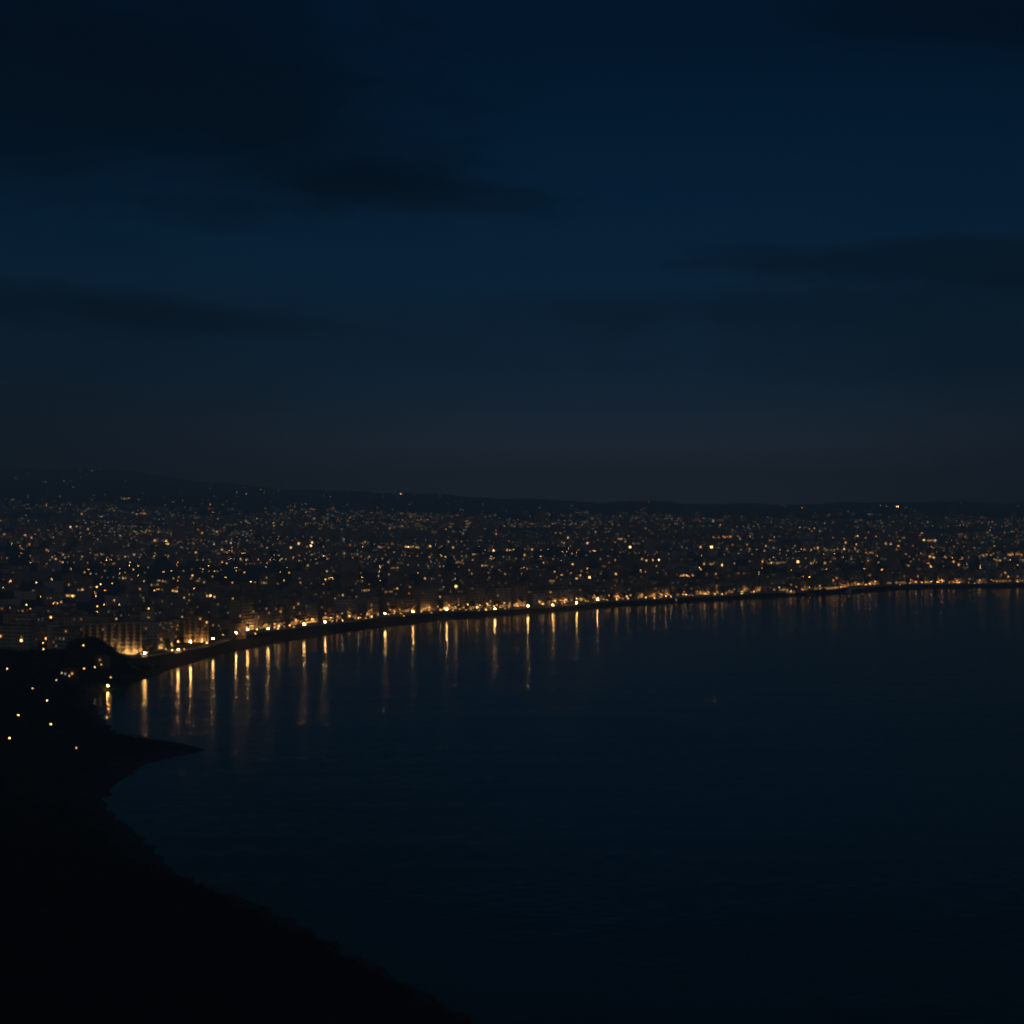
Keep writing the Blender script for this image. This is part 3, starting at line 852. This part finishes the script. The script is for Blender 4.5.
# ---- lamps of the inner streets, past the ones that can be told apart
STREETGLOW = [emit_mat('street_glow_%d' % k, c_, L, True) for k, (c_, L) in enumerate([(AMBER,18),(GOLD,16),(GOLD,30),(ORANGE,18)])]
sl = MB()
st = [37, 77, 119, 167, 219, 270]
for off in st:
    s = 0.0
    while s < S[-1]-100:
        s += random.uniform(18, 46)
        p, ang, nrm = at_s(s, off+random.uniform(-2.5, 2.5))
        if p[1] < 600 or blocks_near(p[0], p[1], .8): continue
        px = px_of(p[0], p[1], 8)[0]
        if -60 < px < 1090: sl.octa((p[0], p[1], tz(p[0], p[1])+random.choice([5, 6, 7.5])), random.uniform(.3, .45), random.randrange(4))
for _ in range(520):
    R_ = random.uniform(1500, 3600); az = random.uniform(-.34, .34); x, y = R_*math.sin(az), R_*math.cos(az)
    if seg_dist(np.array([x]), np.array([y]), PROMC)[0] < 285 or not inside(np.array([x]), np.array([y]), PROMPOLY)[0]: continue
    z = tz(x, y)+6
    if BVH.find_nearest(Vector((x, y, z)), 2.0)[0] is not None: continue
    sl.octa((x, y, z), random.uniform(.3, .45), random.randrange(4))
tag(sl.build('street_glow', STREETGLOW), 'amber lamps strung along the inner streets, half hidden between the dark blocks', 'street lamps', kind='stuff')

# ---- street lamps, one of each kind then copies
LAMPKIND = {'G': (.60, 165, GOLD), 'B': (.46, 17, GOLD), 'b': (.33, 9, AMBER), 'h': (.30, 17, GOLD), 'j': (.36, 300, AMBER), 'i': (.26, 9, AMBER), 'o': (.36, 15, ORANGE), 'w': (.30, 5, WARMW), 'd': (.3, 3, WARMW)}
lant_mesh = {}
for k, (r, L, c_) in LAMPKIND.items():
    bm = bmesh.new(); bmesh.ops.create_icosphere(bm, subdivisions=1, radius=r)
    bmesh.ops.scale(bm, vec=(1, 1, .8), verts=bm.verts)
    me_ = bpy.data.meshes.new('lantern'); bm.to_mesh(me_); bm.free()
    me_.materials.append(emit_mat('lantern_'+k, c_, L, True)); lant_mesh[k] = me_
post_mesh = {}
def post(h):
    k = round(h*2)/2
    if k not in post_mesh:
        q = MB(); q.tube((0,0,-1.5), (0,0,.9), .16, .14, 6); q.tube((0,0,.9), (0,0,1.0-.5), .09, .06, 6)
        q.v = []; q.f = []; q.uv = []; q.m = []
        q.tube((0,0,-1.5), (0,0,.8), .17, .15, 6); q.tube((0,0,.8), (0,0,1), .15, .08, 6)
        q.tube((0,0,1), (0,0,k), .08, .055, 6)
        q.tube((0,0,k), (0,0,k+.12), .22, .22, 6, cap=True)
        post_mesh[k] = q.mesh('post', [M_metal])
    return post_mesh[k]
# extra low lamps that fill the ribbon of light along the promenade
random.seed(21)
fill = []
s = s_of_px(246, 1.5)
while s < s_of_px(1020, 1.5):
    p, ang, nrm = at_s(s, random.uniform(8, 16.5))
    px, py = px_of(p[0], p[1], PROM_Z+4)
    fill.append((Vector((p[0], p[1], tz(p[0], p[1])+.4)), random.choice([3.5, 4.0, 5.0]), random.choice('bbBoo'), px))
    s += random.uniform(9, 30)*(1 if px < 640 else 2)
room = 300-len(lamp_list)
random.shuffle(fill)
lamp_list += fill[:max(0, room)]
print('LAMPS', len(lamp_list), 'BLD', len(BLD), 'FAR', len(FAR), 'farlights', len(far_lights.f))

lamp_recs = []
for p, h, c_, px in lamp_list:
    h = max(2.0, round(h*2)/2)
    root = empty('street_lamp', (p.x, p.y, p.z))
    link(bpy.data.objects.new('post', post(h)), root)
    lo = link(bpy.data.objects.new('lantern', lant_mesh[c_]), root); lo.location = (0, 0, h+.12+LAMPKIND[c_][0]*.75)
    dp = float(seg_dist(np.array([p.x]), np.array([p.y]), PROMC)[0]); il = bool(inside(np.array([p.x]), np.array([p.y]), PROMPOLY)[0])
    zone = 'head' if p.y < 1190 and p.x < 0 else ('prom' if dp < 6 else ('road' if il and dp < 24 else ('beach' if not il else 'city')))
    lamp_recs.append(dict(o=root, px=px, c=c_, zone=zone, h=h, x=p.x, y=p.y))
LOOK = {'h': 'bright golden', 'j': 'low dazzling waterside', 'i': 'small amber', 'G': 'dazzling golden', 'B': 'bright golden', 'b': 'small amber', 'o': 'deep orange', 'w': 'faint white', 'd': 'dim'}
ZONE = {'head': 'on the dark headland', 'prom': 'along the promenade', 'road': 'on the seafront road', 'beach': 'at the edge of the beach', 'city': 'in the streets between the blocks'}
for z in ZONE:
    rs = sorted([r for r in lamp_recs if r['zone'] == z], key=lambda r: math.atan2(r['x'], r['y']))
    for k, r in enumerate(rs):
        if z == 'head':
            lab = '%s street lamp %s, %s counting away from the frame edge' % (LOOK[r['c']], ZONE[z], ordinal(k+1))
        else:
            lab = '%s street lamp %s, %s counting from the headland' % (LOOK[r['c']], ZONE[z], ordinal(k+1))
        tag(r['o'], lab, 'street lamp', 'street lamps ' + ZONE[z])

# ---- floodlights at the foot of the lit blocks
M_flood = emit_mat('floodlight_lens', GOLD, 950, True)
fl = MB(); fl.box(-.55, -.3, 0, .55, .3, .55, bottom=True); fl.box(-.1, -.1, -.5, .1, .1, 0)
flh = fl.mesh('housing', [M_metal])
fl = MB(); fl.quad((-.5,.31,.05),(.5,.31,.05),(.5,.31,.5),(-.5,.31,.5)); fle = fl.mesh('lens', [M_flood])
FLOODS = {'long': (8, 'long pale'), 'ribbed': (2, 'ribbed ochre'), 'corner': (3, 'tall cream corner')}
for b in BLD:
    if b['hero'] in FLOODS:
        n, nm = FLOODS[b['hero']]
        for k in range(n):
            u = -b['w']/2 + b['w']*(k+.5)/n; v = -b['d']/2-6.5
            ca, sa = math.cos(b['ang']), math.sin(b['ang'])
            x, y = b['p'][0]+u*ca-v*sa, b['p'][1]+u*sa+v*ca
            r_ = empty('floodlight', (x, y, tz(x, y)+.9), b['ang'])
            link(bpy.data.objects.new('housing', flh), r_); e_ = link(bpy.data.objects.new('lens', fle), r_)
            tag(r_, 'floodlight aimed at the %s block, %s counting from its headland end' % (nm, ordinal(k+1)), 'floodlight', 'floodlights before the %s block' % nm)

# ---- smaller floodlights, added to put a warm glow on the seafront facades
fk = []
for L in (220, 460, 800):
    q = MB(); q.quad((-.5,.31,.05),(.5,.31,.05),(.5,.31,.5),(-.5,.31,.5)); fk.append(q.mesh('lens', [emit_mat('added_wash_lens_%d' % L, random.choice([GOLD, AMBER]), L, True)]))
wash = []
for b in sorted(BLD, key=lambda b: b['px']):
    if b['row'] or b['hero'] in FLOODS or b['px'] < 150 or b['px'] > 1000: continue
    if b['px'] > 640 and random.random() < .55: continue
    for k in range(1 if b['w'] < 20 else 2):
        if random.random() < .12: continue
        u = random.uniform(-.4, .4)*b['w']; v = -b['d']/2-random.uniform(3.2, 4.6)
        ca, sa = math.cos(b['ang']), math.sin(b['ang'])
        x, y = b['p'][0]+u*ca-v*sa, b['p'][1]+u*sa+v*ca
        r_ = empty('floodlight', (x, y, tz(x, y)+1.0), b['ang']); wash.append((math.atan2(x, y), r_))
        link(bpy.data.objects.new('housing', flh), r_); link(bpy.data.objects.new('lens', random.choice(fk)), r_)
wash.sort(key=lambda w_: w_[0])
for k, (a_, r_) in enumerate(wash):
    tag(r_, 'low added floodlight washing a seafront facade in amber, %s counting from the headland' % ordinal(k+1), 'floodlight', 'added floodlights along the seafront facades')

# ---- labels of the blocks
for ri, (off, rname) in enumerate(ROWS):
    rs = [b for b in BLD if b['row'] == ri]
    rs.sort(key=lambda b: math.atan2(b['p'][0], b['p'][1]))
    for k, b in enumerate(rs):
        L = b['lit']; litp = 'unlit' if L == 0 else ('one lit window' if L == 1 else (NUM[L]+' lit windows' if L < 15 else 'many lit windows'))
        lab = '%s %s-storey block, %s, %s, %s from headland, %s' % (b['col'], NUM[b['n']], b['roof'], litp, ordinal(k+1), rname)
        if b['hero'] == 'long': lab = 'long floodlit eight-storey cream block with rows of balconies, standing behind the dark wooded knoll'
        if b['hero'] == 'ribbed': lab = 'floodlit ochre block with bright upright ribs just above the curve of the beach'
        if b['hero'] == 'corner': lab = 'tallest floodlit cream block at the start of the bright promenade'
        if b['hero'] == 'west': lab = 'cream seafront block lit from below by a single dazzling lamp, farthest beside the headland'
        if b['hero'] == 'dim': lab = 'dim tan seafront block between the single dazzling lamp and the long floodlit block'
        tag(b['root'], lab, 'building', 'blocks of the ' + rname)

# ------------------------------------------------------------------ beach pavilions with lit fronts
def pavilion(px, py, wpx, label):
    m_ = march(px, py, 2.2)
    if not m_: return
    p, hh = m_; s = p.y/F; w = wpx*s
    k = int(np.argmin((PROM[:,0]-p.x)**2+(PROM[:,1]-p.y)**2)); ang = math.atan2(PT[k,1], PT[k,0])
    r_ = empty('beach_pavilion', (p.x, p.y, p.z), ang)
    q = MB(); q.box(-w/2, 0, -1.5, w/2, 7, 3.4); q.build('wall', WALLM['white'], r_)
    q = MB(); q.box(-w/2-.8, -2.6, 3.42, w/2+.8, 7.4, 3.75, bottom=True); q.build('roof', M_roof, r_)
    q = MB(); nb = max(3, int(w//3)); g = w/nb
    for j in range(nb): q.box(-w/2+j*g+.15, -.08, .5, -w/2+(j+1)*g-.15, -.01, 2.9, bottom=True)
    q.build('glass_front', PAVGLOW, r_)
    for j in range(nb+1):
        q = MB(); q.tube((-w/2+j*g, -2.3, -1.5), (-w/2+j*g, -2.3, 3.41), .1, .1, 6); q.build('awning_post', M_metal, r_)
    tag(r_, label, 'pavilion', 'lit pavilions on the sea front')
PAVGLOW = emit_mat('pavilion_glow', GOLD, .55, True)
pavilion(178, 650.6, 12, 'low pavilion with glowing glass front below the ribbed ochre block')
pavilion(144.5, 655, 7, 'small glowing kiosk at the foot of the long floodlit block')
pavilion(791, 591.8, 10, 'glowing pavilion on the far beach, shorter of the two there')
pavilion(832, 590, 24, 'longest glowing pavilion, a golden strip on the far beach')

# ------------------------------------------------------------------ trees
def leaf_cloud(n, fn, size):
    q = MB()
    for _ in range(n):
        p = Vector(fn()); a = Vector((random.gauss(0,1), random.gauss(0,1), random.gauss(0,.7))).normalized()
        b = a.orthogonal().normalized(); c_ = a.cross(b); s = size*random.uniform(.6, 1.4)
        q.quad(tuple(p-b*s), tuple(p+c_*s*.6), tuple(p+b*s), tuple(p-c_*s*.6))
    return q
TREES = []
for v in range(4):
    H = random.uniform(7, 10)
    lobes = [(random.gauss(0,1.3), random.gauss(0,1.3), H-2+random.uniform(-1.6,1.4), random.uniform(1.0,1.9)) for _ in range(7)]
    def fn():
        x, y, z, r = random.choice(lobes); d = Vector((random.gauss(0,1),random.gauss(0,1),random.gauss(0,1))).normalized()*r*random.random()**.4
        return (x+d.x, y+d.y, z+d.z*.8)
    cm = leaf_cloud(420, fn, .33).mesh('crown', [M_leaf])
    q = MB(); q.tube((0,0,-1), (0,0,H-3), .24, .15, 7)
    for x, y, z, r in lobes[:4]: q.tube((0,0,H-3.2), (x, y, z), .12, .04, 5)
    TREES.append((cm, q.mesh('trunk', [M_bark])))
s = s_of_px(150, 9); k = 0; trs = []
s_end = s_of_px(1015, 9)
while s < s_end and len(trs) < 90:
    p, ang, nrm = at_s(s, random.choice([2.8, 14.4]))
    trs.append(p); s += random.uniform(9, 26)
for k, p in enumerate(sorted(trs, key=lambda p: math.atan2(p[0], p[1]))):
    cm, tm = random.choice(TREES)
    r_ = empty('street_tree', (p[0], p[1], tz(p[0], p[1])+.3), random.uniform(0, 6.28)); sc_ = random.uniform(.7, 1.15); r_.scale = (sc_,)*3
    link(bpy.data.objects.new('crown', cm), r_); link(bpy.data.objects.new('trunk', tm), r_)
    tag(r_, 'dark round-crowned tree beside the lamps of the seafront road, %s counting from the headland' % ordinal(k+1), 'tree', 'trees along the seafront road')

# scrub over the headland
def scrub():
    q = MB(); N = 5200
    R = np.sqrt(RNG.uniform(300**2, 1210**2, N*4)); px = RNG.uniform(-60, 470, N*4)
    y = R; x = (px-512)/F*R
    d = seg_dist(x, y, COAST); il = inside(x, y, LANDPOLY) & (d > 9+4*np.sin(x*.2)*np.sin(y*.17))
    dpp = seg_dist(x, y, PROMC); il &= (dpp > 26)
    x, y, d = x[il][:N], y[il][:N], d[il][:N]; z = terrain(x, y)
    kd = ((x-KN[0])/26)**2+((y-KN[1])/32)**2
    for xx, yy, zz, dd, kk in zip(x, y, z, d, kd):
        r = random.uniform(.9, 2.2) if dd > 14 else random.uniform(.5, 1.1)
        if random.random() < .10 and dd > 8: r = random.uniform(2.0, 3.6)
        if kk < 1.3: r = random.uniform(1.2, 2.4)
        sz = max(.35, .00055*yy)
        for _ in range(16):
            v = Vector((random.gauss(0,1),random.gauss(0,1),random.gauss(0,1))).normalized()*r*random.random()**.4
            p = Vector((xx, yy, zz+r*.5))+Vector((v.x*1.25, v.y*1.25, v.z*.8))
            a = Vector((random.gauss(0,1), random.gauss(0,1), random.gauss(0,1))).normalized(); b = a.orthogonal().normalized(); c_ = a.cross(b); s_ = sz*random.uniform(.6,1.3)
            q.quad(tuple(p-b*s_), tuple(p+c_*s_*.7), tuple(p+b*s_), tuple(p-c_*s_*.7))
    tag(q.build('scrub_vegetation', M_scrub), 'black leafy scrub covering the slopes of the headland and its knoll', 'scrub', kind='stuff')
scrub()

# ------------------------------------------------------------------ villas on the headland
M_villa = wall_mat('wall_dusky', (.10,.09,.075))
def villa(px, py, ang, w, d, h, label, lit):
    m_ = march(px, py, 2.0)
    if not m_: return
    p, hh = m_
    r_ = empty('hillside_villa', (p.x, p.y, p.z), ang)
    q = MB(); q.box(-w/2, -d/2, -3, w/2, d/2, h); q.build('wall', M_villa, r_)
    q = MB(); e = .5
    a = [(-w/2-e,-d/2-e,h+.02),(w/2+e,-d/2-e,h+.02),(w/2+e,d/2+e,h+.02),(-w/2-e,d/2+e,h+.02)]
    t0, t1 = (-w/2+d*.4, 0, h+1.8), (w/2-d*.4, 0, h+1.8)
    q.quad(a[0],a[1],t1,t0); q.quad(a[2],a[3],t0,t1); q.tri(a[1],a[2],t1); q.tri(a[3],a[0],t0); q.quad(a[3],a[2],a[1],a[0])
    q.build('roof', M_tile, r_)
    for u, z, k_ in lit:
        o_ = link(bpy.data.objects.new('lit_window', window_mesh(1.2, 1.3, em(*k_))), r_); o_.location = (u, -d/2, z)
    tag(r_, label, 'house', 'villas on the headland')
villa(102, 666, .35, 11, 8, 6, 'dusky villa beside two bright lamps below the wooded knoll', [(-2, 4.4, ('gold', .5))])
villa(70, 677, .2, 10, 8, 5.5, 'low dusky villa halfway up the dark headland with a lit window', [(1.5, 3.6, ('gold', 1.0)), (-3, 3.6, ('cool', .3))])

# ------------------------------------------------------------------ haze
hz = bpy.data.materials.new('haze_air'); hz.use_nodes = True
nt = hz.node_tree; nt.nodes.clear(); t = NT(nt)
v = t.n('ShaderNodeVolumePrincipled'); v.inputs['Color'].default_value = (.38,.72,.98,1); v.inputs['Density'].default_value = 2.2e-4
oo = t.n('ShaderNodeOutputMaterial'); t.l(v.outputs[0], oo.inputs['Volume'])
q = MB(); q.box(-9300,-4200,-11, 14300, 10700, 352, bottom=True)
tag(q.build('haze', hz), 'thin night haze over the bay, paling the far lights', 'haze', kind='stuff')

# ------------------------------------------------------------------ sky
w = bpy.data.worlds.new('World'); sc.world = w; w.use_nodes = True
nt = w.node_tree; nt.nodes.clear(); t = NT(nt)
tc = t.n('ShaderNodeTexCoord'); sep = t.n('ShaderNodeSeparateXYZ'); t.l(tc.outputs['Generated'], sep.inputs[0])
dx, dy, dz = sep.outputs
ady = t.math('MAXIMUM', t.math('ABSOLUTE', dy), .12)
U = t.math('DIVIDE', dx, ady); V = t.math('DIVIDE', dz, ady)
ramp = t.n('ShaderNodeValToRGB')
def lin(c): return tuple(((x/255+.055)/1.055)**2.4 if x > 10 else x/255/12.92 for x in c)
stops = [(0.0,(60,60,68)),(.03,(46,53,67)),(.06,(23,42,60)),(.085,(12,37,58)),(.13,(7,36,59)),(.19,(2,31,55)),(.28,(0,21,43)),(.5,(0,19,37)),(1.0,(0,15,29))]
fac = t.math('MULTIPLY', t.math('MAXIMUM', dz, 0), 1.0)
els = ramp.color_ramp.elements
while len(els) < len(stops): els.new(.5)
for e_, (p_, c_) in zip(els, stops): e_.position = p_; e_.color = (*lin(c_), 1)
t.l(t.math('MINIMUM', fac, 1), ramp.inputs[0])
col = ramp.outputs[0]
# less glow away from the middle of the town
side = t.math('MULTIPLY', t.mapr(t.math('ABSOLUTE', t.math('SUBTRACT', U, .07)), .02, .42, 0, 1), t.mapr(V, .0, .14, .96, .2))
col = t.mix(side, col, (.0001,.0034,.0074))
# cloud bars
nz1 = t.n('ShaderNodeTexNoise', i_Scale=7.0, i_Detail=9, i_Roughness=.66)
mp = t.n('ShaderNodeMapping'); mp.inputs['Scale'].default_value = (.8, 0, 2.9)
cmb = t.n('ShaderNodeCombineXYZ'); t.l(U, cmb.inputs[0]); t.l(V, cmb.inputs[2])
t.l(cmb.outputs[0], mp.inputs['Vector']); t.l(mp.outputs[0], nz1.inputs['Vector'])
wob = t.math('MULTIPLY', t.math('SUBTRACT', nz1.outputs['Fac'], .5), 2.3)
nz2 = t.n('ShaderNodeTexNoise', i_Scale=30.0, i_Detail=5); t.l(mp.outputs[0], nz2.inputs['Vector'])
wob = t.math('ADD', wob, t.math('MULTIPLY', t.math('SUBTRACT', nz2.outputs['Fac'], .5), .5))
CL = [  # px, py, half width, half height, slope, soft, weight
    (40, 80, 430, 140, .10, .6, .9), (280, 140, 230, 55, .26, .8, .7), (410, 190, 150, 22, .10, .7, .8), (-60, 292, 260, 30, .12, .5, .75), (200, 318, 200, 15, .10, .7, .65),
    (980, 262, 300, 26, .0, .55, .8), (800, 305, 330, 24, -.03, .7, .6), (1000, 330, 330, 60, -.02, .8, .55), (1010, 20, 240, 40, .05, .7, .75), (300,330,500,40,0,.9,.3)]
mask = None
for px, py, a, b, k, soft, wt in CL:
    u0, v0 = (px-512)/F, (HY-py)/F
    du = t.math('SUBTRACT', U, u0)
    dv = t.math('SUBTRACT', t.math('SUBTRACT', V, v0), t.math('MULTIPLY', du, -k))
    e = t.math('ADD', t.math('POWER', t.math('DIVIDE', du, a/F), 2), t.math('POWER', t.math('DIVIDE', dv, b/F), 2))
    e = t.math('ADD', t.math('SQRT', e), t.math('MULTIPLY', wob, .9))
    mm = t.mapr(e, 1-soft, 1+soft*.5, wt*.8, 0)
    inv = t.math('SUBTRACT', 1, mm)
    mask = inv if mask is None else t.math('MULTIPLY', mask, inv)
mask = t.math('SUBTRACT', 1, mask)
mask = t.math('MULTIPLY', mask, t.mapr(V, .03, .10, .0, 1))
cloudc = t.mix(1.0, col, (.30,.33,.32), 'MULTIPLY')
cloudc = t.mix(1.0, cloudc, (.0,.0004,.0008), 'ADD')
col = t.mix(mask, col, cloudc)
bg = t.n('ShaderNodeBackground'); bg.inputs['Strength'].default_value = 1.0; t.l(col, bg.inputs['Color'])
sky = t.n('ShaderNodeTexSky'); sky.sky_type = 'NISHITA'; sky.sun_disc = False; sky.sun_elevation = math.radians(-.1); sky.sun_rotation = math.radians(180)   # dusk glow added out of view behind the camera to brighten haze and walls
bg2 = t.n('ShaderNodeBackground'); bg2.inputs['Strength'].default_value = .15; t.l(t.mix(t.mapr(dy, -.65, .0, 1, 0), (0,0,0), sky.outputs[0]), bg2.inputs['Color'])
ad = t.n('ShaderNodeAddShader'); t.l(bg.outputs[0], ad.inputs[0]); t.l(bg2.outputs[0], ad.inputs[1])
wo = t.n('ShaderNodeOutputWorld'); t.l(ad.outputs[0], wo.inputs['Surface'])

# ------------------------------------------------------------------ camera and render settings
cd = bpy.data.cameras.new('camera'); cam = link(bpy.data.objects.new('camera', cd))
cd.sensor_width = 36; cd.lens = 36*F/1024; cd.clip_start = 1; cd.clip_end = 40000
cam.location = (0, 0, CAMZ); cam.rotation_euler = (math.radians(90)-math.atan((512-HY)/F), 0, 0)
sc.camera = cam
sc.view_settings.view_transform = 'Standard'; sc.view_settings.look = 'None'; sc.view_settings.exposure = 0; sc.view_settings.gamma = 1
sc.render.engine = 'CYCLES'
cy_ = sc.cycles
cy_.use_denoising = True; cy_.use_light_tree = True
cy_.max_bounces = 4; cy_.diffuse_bounces = 2; cy_.glossy_bounces = 2; cy_.volume_bounces = 0; cy_.transparent_max_bounces = 4
cy_.sample_clamp_indirect = .8
cy_.pixel_filter_type = 'BLACKMAN_HARRIS'; cy_.filter_width = 2.3
cy_.use_adaptive_sampling = False
